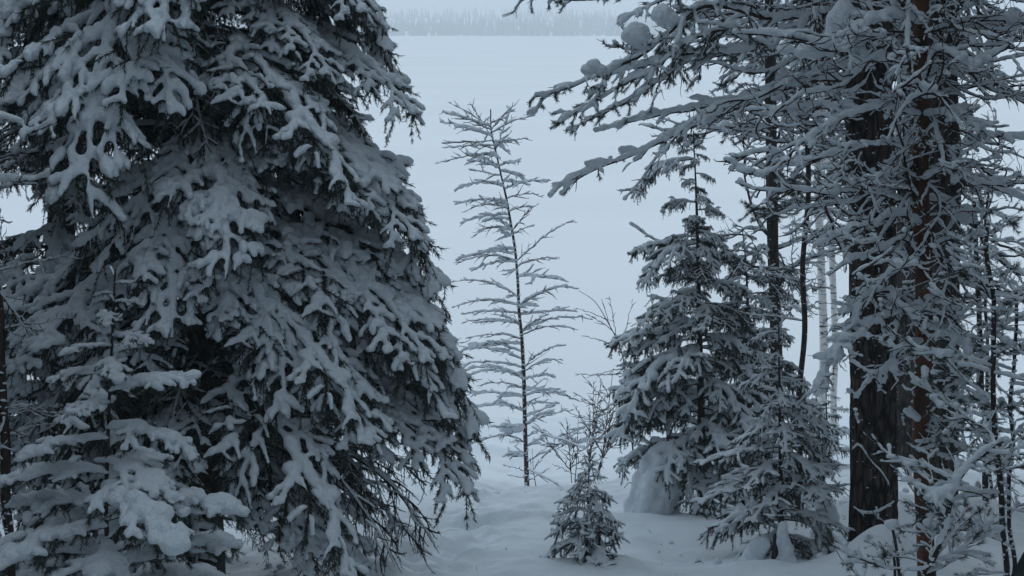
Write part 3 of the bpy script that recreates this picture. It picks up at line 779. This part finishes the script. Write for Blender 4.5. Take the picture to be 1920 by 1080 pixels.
hero(pD, [(1735, 45), (1650, 35), (1580, 90), (1500, 70), (1375, 62)], 9.35, .026, .013, 18, .28, y2=8.9,
     balls=[(1525, 90, 28, .7, .3), (1548, 84, 26, .8, .3), (1505, 98, 18, .7, .3), (1572, 40, 22, 1.0, .3), (1580, 20, 20, 1.0, .3), (1562, 55, 15, .9, .3), (1612, 55, 17, 1.2, .2), (1606, 80, 18, 1.2, .2), (1612, 108, 18, 1.2, .2), (1470, 90, 15, .9, .3)])
hero(pD, [(1735, 150), (1745, 130), (1760, 95), (1830, 120), (1900, 85)], 9.35, .024, .012, 12, .26, y2=8.8)
hero(pD, [(1735, 560), (1790, 575), (1815, 545)], 9.35, .016, .008, 4, .15, y2=9.1)
hero(pD, [(1740, 372), (1775, 380), (1795, 395), (1800, 405), (1780, 430), (1750, 445)], 9.5, .014, .008, 3, .12, balls=[(1812, 402, 17, 1.2, 0)])
hero(pE, [(1452, 530), (1420, 525), (1380, 505), (1350, 480), (1320, 470), (1270, 475), (1180, 420)], 17, .020, .02, 12, .3, y2=16.2, wmat=M_TWIG)
hero(pE, [(1458, 540), (1480, 510), (1520, 482), (1600, 460)], 17, .020, .02, 8, .3, y2=16.4, wmat=M_TWIG)
hero(pB, [(1790, 330), (1830, 350), (1870, 355), (1930, 380)], 14.5, .03, .035, 8, .3, wmat=M_BARK)
hero(pB, [(1790, 70), (1850, 52), (1930, 48)], 14.3, .05, .06, 10, .4, wmat=M_BARK)
print('pines', round(time.time()-T0, 1))

# ------------------------------------------------------------------ birches
reseed(25)
for lab, px, y in (('pale birch trunk, thicker of the two behind the pole-thin stem', 1540, 24), ('slim pale birch trunk right beside the thicker birch', 1561, 24.8)):
    t, a_, b_ = pine('birch_tree', lab, [(px+20, -20), (px+2, 200), (px-6, 330), (px-1, 480), (px+5, 650), (px+2, 760), (px+8, 860)], y, .078 if px < 1550 else .058, .05, M_BIRCH, 18, 80, 0, 'pair of white birches', 25, top=12)
    scatter(t, a_, y, (zt(420, y), zt(-80, y)), 20, KP, (.7, 1.4), None)

# ------------------------------------------------------------------ the bare sapling in the opening
ys_ = 20.0
SAP = [(920, 205), (921, 245), (930, 285), (940, 330), (950, 375), (958, 420), (966, 470), (971, 530), (973, 580), (978, 630), (982, 700), (984, 780), (986, 850), (989, 915)]
P = [W(px, py, ys_) for px, py in SAP][::-1]; P[0] = P[0]-UP*.2
sapling = thing('bare_sapling', 'slender leafless sapling with snow-lined side branches, alone in front of the lake', 'tree', P[0])
me, C, R = trunk_mesh(np.array(P)-P[0], .036, .009, M_SAPL, 10, 90, .08, flare=.2)
tr = part('trunk', me, sapling); flecks(tr, C, R, 170, 0, .95, (.008, .028))
def sap_branch(y0, tx, ty, arch=.14, up=1.0, tree=None, line=None, yd=None, snow=.0165, dens=17, sub=.24):
    line = line or SAP; yd = yd or ys_; tree = tree or sapling
    xs_ = np.interp(y0, [p[1] for p in line], [p[0] for p in line])
    dx = tx-xs_; n = 5
    u = np.linspace(0, 1, n)
    px = xs_+dx*u; py = y0+(ty-y0)*u-abs(dx)*arch*4*u*(1-u)
    dep = yd+R_(-.45, .45)*np.linspace(0, 1, n)*min(1, abs(dx)/60)
    Pw = resample([W(px[i], py[i], dep[i]) for i in range(n)], 18)
    Pw[1:-1] += RNG.normal(size=(16, 3))*.006
    P_ = Pw-Pw[0]; L = plen(P_)
    b = bare_bough(P_, max(3, int(L*dens)), sub, snow*R_(.55, 1.3), r0=.003+.005*L, up=.8, wig=.06, sub=.55, msnow=1.3, dropout=.15, tipgap=.5)
    k = finish(b, 'branch', M_SAPL, M_SAPL, .0135, 1, .004)
    o = part('branch', k['w'], tree, Pw[0]-np.array(tree.location)); part('snow', k['s'], o)
for a in [(240, 838, 188), (248, 833, 205), (256, 828, 228), (235, 840, 215), (268, 829, 268), (275, 836, 275), (262, 885, 190), (292, 818, 303), (245, 963, 192), (250, 1000, 221), (262, 985, 257), (272, 962, 268), (285, 958, 200),
          (312, 978, 303), (320, 982, 330), (310, 868, 285), (322, 870, 300), (335, 880, 318), (350, 858, 357), (360, 1028, 340), (372, 1022, 374), (345, 985, 345),
          (385, 848, 381), (395, 866, 392), (405, 864, 417), (425, 884, 440), (428, 892, 432), (430, 1010, 388), (490, 1074, 411), (440, 1005, 420),
          (470, 858, 490), (488, 856, 498), (495, 878, 510), (500, 1041, 490), (515, 1055, 525), (510, 950, 520),
          (560, 845, 530), (570, 852, 572), (585, 870, 590), (600, 862, 605), (572, 1090, 540), (575, 1070, 535), (595, 1074, 588), (610, 892, 612),
          (625, 1110, 596), (628, 1085, 620), (620, 1027, 592), (640, 870, 645), (650, 862, 655), (660, 852, 672), (690, 1053, 646), (695, 1050, 672), (680, 878, 655),
          (690, 858, 690), (705, 872, 690), (715, 876, 708), (725, 890, 722), (735, 1060, 740), (745, 1078, 752), (755, 1050, 760), (770, 887, 768), (750, 880, 740), (790, 1068, 772), (800, 1030, 775)]:
    sap_branch(a[0]+R_(-5, 5), a[1]+R_(-6, 6), a[2]+R_(-5, 5), arch=R_(.0, .07) if a[0] < 350 else R_(.03, .13), dens=R_(9, 17))
for i in range(28):
    y0_ = R_(230, 880); x0_ = float(np.interp(y0_, [p[1] for p in SAP], [p[0] for p in SAP])); l_ = R_(15, 55)*(1 if RNG.random() < .5 else -1)
    sap_branch(y0_, x0_+l_, y0_-abs(l_)*R_(-.1, .6), R_(0, .1), dens=12)
sap_branch(806, 868, 836, .02, snow=.016); sap_branch(830, 935, 815, .08); sap_branch(838, 1028, 815, -.05)
sap_branch(800, 925, 800, -.02, snow=.02)
g = Bough()
for x in np.linspace(945, 972, 5): g.ball(W(x, 803, 19.9)-P[0], .085, .8)
part('snow_clump', snow_mesh(g.snow_geo(10), 'snow_clump', .015, 6), sapling)

# ------------------------------------------------------------------ shrubs, thin trees, sticks
def thin_tree(name, label, cat, line, y, r0, r1, brs, snow=.008, group=None, m=None, dens=7, sub=.15):
    P = [W(px, py, y) for px, py in line][::-1]
    t = thing(name, label, cat, P[0], group)
    me, C, R = trunk_mesh(np.array(P)-P[0], r0, r1, m or M_SAPL, 7, 40, .05, flare=.1)
    part('trunk', me, t)
    for y0, tx, ty, ar in brs: sap_branch(y0, tx, ty, ar, tree=t, line=line, yd=y, snow=snow, dens=dens, sub=sub)
    return t
thin_tree('birch_sapling', 'thin frosty twiggy sapling left of the medium spruce', 'tree', [(1085, 545), (1115, 565), (1140, 605), (1160, 645), (1172, 690), (1180, 760), (1188, 860)], 21, .014, .004,
          [(600, 1075, 578, .05), (620, 1098, 588, .05), (655, 1090, 630, .05), (640, 1142, 555, -.05), (690, 1100, 708, .02), (700, 1078, 700, -.04), (660, 1187, 560, 0), (720, 1120, 735, 0), (610, 1128, 560, 0)])
thin_tree('bare_shrub', 'fine leafless shrub with upright twigs between sapling and medium spruce', 'shrub', [(1150, 690), (1140, 770), (1130, 850), (1122, 880)], 19, .010, .003,
          [(780, 1075, 735, .03), (800, 1060, 770, 0), (760, 1090, 700, 0), (820, 1085, 830, 0), (830, 1165, 760, 0), (800, 1170, 720, 0), (850, 1100, 800, 0), (840, 1178, 830, 0), (745, 1120, 700, 0)], snow=.006, dens=9, sub=.22)
thin_tree('bare_shrub', 'low bare shrub right of the sapling foot', 'shrub', [(1085, 770), (1082, 850), (1078, 905)], 19.3, .007, .002,
          [(840, 1050, 790, 0), (870, 1110, 850, 0), (860, 1065, 800, 0), (890, 1035, 870, 0), (880, 1120, 880, 0)], snow=.010, dens=9, sub=.14)
thin_tree('bare_shrub', 'small twiggy stem close beside the sapling foot', 'shrub', [(998, 840), (1000, 880), (1005, 912)], 19.6, .006, .002,
          [(890, 945, 872, .02), (900, 950, 890, 0), (880, 1025, 850, 0), (895, 1030, 878, 0)], snow=.009, dens=9, sub=.1)
for lab, ln, yd in (('dense twiggy brush nearest the medium spruce, low by the lake edge', [(1118, 735), (1112, 800), (1105, 890)], 18.8), ('sprawling leafless brush in front of the lake, just above the tiny spruce', [(1062, 800), (1068, 850), (1072, 905)], 18.2), ('thin brush rising behind the tiny spruce tip', [(1150, 770), (1135, 830), (1120, 900)], 17.6)):
    thin_tree('bare_shrub', lab, 'shrub', ln, yd, .006, .002,
        [(R_(ln[0][1]+20, ln[-1][1]-15), ln[1][0]+R_(-65, 65), R_(ln[0][1]-25, ln[-1][1]-40), R_(-.05, .1)) for q in range(13)], snow=.0105, dens=11, sub=.22)
def stick(label, pts, y, r, snow, y2=None, nlat=4, group='bent sticks poking from the snow', lat=.2):
    yy = np.linspace(y, y if y2 is None else y2, len(pts))
    Pw = resample([W(a, b_, yy[i]) for i, (a, b_) in enumerate(pts)], 22); P_ = Pw-Pw[0]
    b = bare_bough(P_, nlat, lat, snow, r0=r, sub=.4, msnow=1.2)
    k = finish(b, 'stick', M_TWIG, M_TWIG, .009, 2, .003)
    t = thing('bent_stick', label, 'stick', Pw[0], group)
    part('wood', k['w'], t); part('snow', k['s'], t)
stick('arched stick with both ends in the snow before the sapling', [(910, 945), (935, 931), (960, 926), (990, 936), (1015, 947), (1035, 956)], 17, .011, .014, 16, 3)
stick('long stick slanting down from the sapling to the tiny spruce', [(998, 800), (1030, 818), (1060, 826), (1095, 842)], 18.6, .012, .015, 16.5, 6)
stick('leaning stick low between sapling foot and tiny spruce', [(990, 880), (1020, 895), (1045, 908), (1060, 922)], 18.5, .010, .014, 16.5, 4)
stick('crooked twig sticking up beside the tiny spruce', [(1030, 952), (1045, 935), (1060, 925), (1085, 905), (1110, 880)], 15.5, .008, .009, 15.5, 3)

# snow-buried saplings and stumps
def blob_thing(name, label, cat, lumps, y, voxel=.016, sm=8, stems=(), group=None):
    """lumps: pixel x, y, radius px, tall factor, depth offset"""
    base = W(lumps[-1][0], lumps[-1][1]+lumps[-1][2]*.6, y); base[2] = gz(base[0], y); t = thing(name, label, cat, base, group)
    b = Bough()
    for px, py, r, h, dy in lumps: b.ball(W(px, py, y+dy)-base, r*y/FPX, h)
    part('snow', snow_mesh(b.snow_geo(12), 'snow', voxel, sm, .007, .026), t)
    for pts, r, m in stems:
        me, C, R = trunk_mesh(np.array([W(a, c, y) for a, c in pts])-base, r, r*.6, m, 9, 24, .12, flare=0)
        part('stem', me, t)
    return t
CAPE = []
for v in np.linspace(0, 1, 14):
    xl, xr = 1244-62*v**.52, 1254+14*math.sin(v*2.6)-6*v; yy = 836+128*v
    for u in np.linspace(0, 1, 2+int(6*v)):
        dip = 26*math.exp(-((u-.60)/.09)**2)*max(0, v-.5)
        CAPE.append((xl+(xr-xl)*u+R_(-2.5, 2.5), yy-dip-14*v*abs(u-.35)+R_(-3, 3), 12+3*min(1, v*2)-3*abs(u-.5), 1.25, -.16*math.sin(u*3.1)*(.4+v)+.2*math.exp(-((u-.58)/.1)**2)*max(0, v-.25)+R_(-.03, .03)))
blob_thing('buried_sapling', 'big hunched cape of snow over a bent sapling below the medium spruce', 'tree',
    CAPE, 13.5,
    stems=[([(1246, 838), (1240, 880), (1228, 960)], .035, M_TWIG), ([(1250, 832), (1262, 800), (1268, 790)], .012, M_TWIG), ([(1222, 870), (1196, 868), (1184, 880)], .006, M_TWIG), ([(1205, 915), (1182, 905), (1170, 915)], .005, M_TWIG), ([(1232, 930), (1238, 965), (1236, 985)], .007, M_TWIG)])
blob_thing('snow_lump', 'upright lump of snow between low bushy spruce and thickest pine', 'snow lump',
    [(1542, 935, 22, 1.3, 0), (1548, 960, 22, 1.2, 0), (1535, 975, 18, 1.5, 0), (1530, 1005, 14, 1.3, 0), (1560, 970, 14, 1.2, 0)], 12.2)
blob_thing('tree_stump', 'dark stump hung with two lobes of snow under the low bushy spruce', 'stump',
    [(1467, 990, 8, 1.3, -.1), (1468, 1003, 12, 1.3, -.1), (1470, 1018, 16, 1.2, -.1), (1474, 1035, 20, 1.2, -.1), (1477, 1055, 24, 1.1, -.1), (1479, 1078, 28, 1.1, -.1), (1430, 1018, 17, .9, 0), (1420, 1030, 19, .9, 0), (1412, 1045, 20, 1.0, 0), (1404, 1062, 20, 1.0, 0), (1400, 1075, 20, .8, 0)], 10.9,
    stems=[([(1462, 1005), (1458, 1040), (1452, 1085)], .06, M_BARK)])

# ------------------------------------------------------------------ right foreground saplings
reseed(26)
def sapling_pine(label, line, y, r0, r1, n, zs, sc, kset, m=None, az=None, group='young stems on the right'):
    P = [W(px, py, y) for px, py in line][::-1]
    zb = gz(P[0][0], y)
    if P[0][2] > zb+.05: P = [np.array([P[0][0], y, zb-.1])]+P
    t = thing('young_pine', label, 'tree', P[0], group)
    Pn = resample(P, 26); Pn[1:-1] += (np.stack([vnoise(Pn/.28, 51), vnoise(Pn/.28, 52), 0*Pn[:, 0]], 1)*.022)[1:-1]; P = [Pn[0]]+list(Pn[1:])
    C0 = np.array(P)-P[0]
    me, C, R = trunk_mesh(C0, r0, r1, m or M_TWIG, 10, 60, .08, flare=.1)
    tr = part('trunk', me, t); flecks(tr, C, R, 130, 0, 1, (.004, .020))
    for i in range(n):
        u = R_(*zs); p, _ = at(C, u); s = R_(*sc)
        a = R_(0, 6.28) if az is None else az[int(RNG.integers(len(az)))]+R_(-.6, .6)
        put(t, p+P[0], a, kset[int(RNG.integers(len(kset)))], s)
    return t
tp = sapling_pine('young pine with curved stem and needle tufts holding snow in the right corner', [(1880, 830), (1830, 865), (1800, 900), (1785, 945), (1772, 1000), (1745, 1060), (1730, 1090)], 7.6, .020, .012, 16, (.25, 1), (.4, .75), KF)
sapling_pine('thin dark stem nearest the right corner with drooping twigs', [(1852, 420), (1862, 600), (1868, 800), (1880, 960), (1885, 1090)], 8.2, .020, .012, 18, (.2, 1), (.5, .9), KF)
sapling_pine('dark upright stem right behind the thick dark pine with snow bundles', [(1826, 380), (1832, 500), (1838, 600), (1845, 760), (1850, 980)], 12.5, .028, .020, 12, (.25, .95), (.4, .8), KP)
for i in range(10):
    yy_ = R_(420, 900); p_ = W(1838+R_(-3, 12)*0, yy_, 12.5); put(bpy.data.objects['young_pine.002'], p_, R_(0, 6.28), KF[i % 5], R_(.7, 1.3))
sapling_pine('twin thin stem with whippy twigs at the right edge', [(1852, 330), (1850, 500), (1853, 760), (1862, 980)], 13.5, .018, .012, 16, (.25, 1), (.4, .8), KP)
sapling_pine('slender stem at the far right edge among snowy twigs', [(1905, 560), (1900, 700), (1895, 880), (1898, 1090)], 9.0, .016, .010, 18, (.25, 1), (.5, 1.0), KF)
b = Bough(); Ct = resample([W(a, c, 7.6) for a, c in [(1880, 830), (1830, 865), (1800, 900), (1785, 945), (1772, 1000), (1745, 1060)]][::-1], 30)-np.array(tp.location)
b.snow(Ct+UP*.012, np.full(30, .022), .8, .45); part('snow', snow_mesh(b.snow_geo(), 'snow', .008, 2, .006, .01), tp)
hero(tp, [(1790, 920), (1770, 930), (1745, 925), (1715, 905), (1700, 880)], 7.6, .018, .008, 8, .14, tuft=.5)
for lab, c in (('tiny pine seedling tufted with snow in front of the round mound', (1690, 1075, 1672, 985)), ('broken bare stub poking from the mound', (1680, 1085, 1676, 1045))):
    P0 = W(c[0], c[1], 8.6); P1 = W(c[2], c[3], 8.6)
    t = thing('pine_seedling', lab, 'seedling', P0)
    me, C, R = trunk_mesh(np.array([P0-UP*.1, (P0+P1)/2, P1])-P0, .012, .009, M_TWIG, 7, 16, .1, flare=0); part('trunk', me, t)
    if 'tufted' in lab:
        for i in range(5): put(t, P1-UP*R_(0, .2), i*1.3, KF[i % 5], .25)
        b = Bough(); b.ball(P1-P0+UP*.01, .045, .8); part('snow', snow_mesh(b.snow_geo(10), 'snow', .008, 3), t)
# snowy twigs hung across the thick trunk
t = thing('fallen_branch', 'thin snow-lined twig hanging across the thickest trunk', 'branch', W(1600, 842, 11.1))
for pts in ([(1598, 845), (1610, 835), (1630, 862), (1655, 890), (1668, 915), (1665, 932)], [(1598, 950), (1615, 962), (1640, 962), (1665, 950), (1678, 940)]):
    Pw = resample([W(a, b_, 11.14) for a, b_ in pts], 20); b = bare_bough(Pw-np.array(t.location), 2, .1, .010, r0=.006)
    k = finish(b, 'twig', M_TWIG, M_TWIG, .007, 2, .003); o = part('twig', k['w'], t); part('snow', k['s'], o)
# left edge
te = sapling_pine('thin brown stem at the left edge with curved snowy twigs', [(-60, 100), (-34, 400), (-4, 580), (9, 800), (12, 1000), (18, 1090)], 8.0, .030, .024, 10, (.3, .95), (.3, .5), KP, M_SBARK, az=[0, -.6, .6], group='young stems on the left')
hero(te, [(-46, 215), (30, 225), (52, 250), (70, 245), (108, 228)], 7.9, .018, .007, 5, .15)
hero(te, [(-38, 345), (40, 340), (70, 338), (95, 322)], 7.9, .016, .007, 5, .15)
g = Bough(); LB = []
for i in range(420):
    yy = R_(10.4, 17); xx = R_(-.36, .36)*yy
    if RNG.random() < .6: xx = np.clip(RNG.normal(.27*yy if RNG.random() < .6 else -.16*yy, .6), -.4*yy, .4*yy)
    a = R_(0, 6.28); l = R_(.008, .055); z = gz(xx, yy)+.004
    c = np.array([xx, yy, z]); dd = np.array([math.cos(a), math.sin(a), R_(-.1, .4)])*l
    g.wood(np.stack([c-dd, c+R_(-.3, .3)*l, c+dd]), R_(.0015, .004), .001)
lt = bpy.data.objects.new('forest_litter', g.wood_mesh('forest_litter', M_TWIG, M_TWIG)); COL.objects.link(lt)
lt['kind'] = 'stuff'; lt['label'] = 'dark bits of bark and twig fallen on the snow'
g = Bough()
for i in range(170):
    yy = R_(10.3, 16); xx = float(np.clip(RNG.normal(.26*yy if RNG.random() < .55 else -.17*yy, .8), -.4*yy, .4*yy)); r = R_(.012, .045)
    g.ball((xx, yy, gz(xx, yy)+r*.3), r, R_(.6, .9))
cl = bpy.data.objects.new('snow_clods', snow_mesh(g.snow_geo(), 'snow_clods', .012, 1, .008)); COL.objects.link(cl)
cl['kind'] = 'stuff'; cl['label'] = 'small clods of snow dropped from the boughs'
for tree, axis, r, y, pys in ((pA, axA, .185, 11.4, (345, 470, 560, 655, 730)), (pB, axB, .17, 14.5, (480, 590, 700)), (pD, axD, .05, 9.4, (640, 720, 850, 900))):
    for py in pys:
        z = zt(py, y); c = axis(z); a = R_(-2.6, -.5); l = R_(.05, .22)
        Q = grow((0, 0, 0), (math.cos(a), math.sin(a), R_(-.1, .5)), l, 8, 0, .12)
        bb = Bough(); bb.wood(Q, .011, .004); bb.snow(Q, .011, .9, .2)
        k = finish(bb, 'dead_stub', M_TWIG, M_TWIG, .006, 2, .002)
        o = part('dead_stub', k['w'], tree, np.array([c[0]+math.cos(a)*r*.9, c[1]+math.sin(a)*r*.9, z])-np.array(tree.location)); part('snow', k['s'], o)
print('small things', round(time.time()-T0, 1))

# ------------------------------------------------------------------ unseen wood round the viewer, added to shade the foreground
n = 112; xy = []  # count and spacing set by how much sky the trees block
while len(xy) < n:
    x, y = R_(-22, 22), R_(-14, 15)
    if y > -2 and abs(x) < 2.8+max(0, y)*.46: continue
    if y <= -2 and (abs(x) < 4.5 or RNG.random() < .62): continue
    xy.append((x, y))
xy = np.array(xy); hts = RNG.uniform(11, 19, n)
g = conifers(xy, hts, ground_z(xy[:, 0], xy[:, 1]), .15, 11, 9)
for (x, y), h in zip(xy, hts):
    z = gz(x, y); g.tubes(np.array([[[x, y, z-.2], [x, y, z+h*.5], [x, y, z+h*.95]]]), np.array([[.16, .1, .02]]), 7, 0)
wd = bpy.data.objects.new('surrounding_wood', g.mesh('surrounding_wood', [ramp_mat('snowy_wood', (.022, .034, .034), (.46, .52, .57), 1.5, .9, 0, p0=.45, p1=.62)], False))
COL.objects.link(wd); wd['kind'] = 'stuff'; wd['label'] = 'unseen snowy spruce wood around the viewpoint, added to shade the foreground'
# ------------------------------------------------------------------ haze
HAZE = True
if HAZE:
    x0, x1, y0, y1, z0, z1 = -3200, 3200, -60, 1700, -1.6, 40
    V = np.array([(x, y, z) for x in (x0, x1) for y in (y0, y1) for z in (z0, z1)], float)
    F = np.array([(0, 1, 3, 2), (4, 6, 7, 5), (0, 4, 5, 1), (2, 3, 7, 6), (0, 2, 6, 4), (1, 5, 7, 3)])
    hm = bpy.data.materials.new('haze'); hm.use_nodes = True; hn = hm.node_tree; hn.nodes.clear()
    ho = hn.nodes.new('ShaderNodeOutputMaterial'); hv = hn.nodes.new('ShaderNodeVolumePrincipled')
    hv.inputs['Color'].default_value = (.90, .94, .975, 1); hv.inputs['Density'].default_value = .0019
    hn.links.new(hv.outputs[0], ho.inputs['Volume'])
    hz = bpy.data.objects.new('haze', make_mesh('haze', V, [F], [hm], smooth=False)); COL.objects.link(hz); hz['kind'] = 'stuff'
print('meshes', len(bpy.data.meshes), 'loops', sum(len(m.loops) for m in bpy.data.meshes), 'polys', sum(len(m.polygons) for m in bpy.data.meshes), 'objects', len(bpy.data.objects), 'time', round(time.time()-T0, 1))
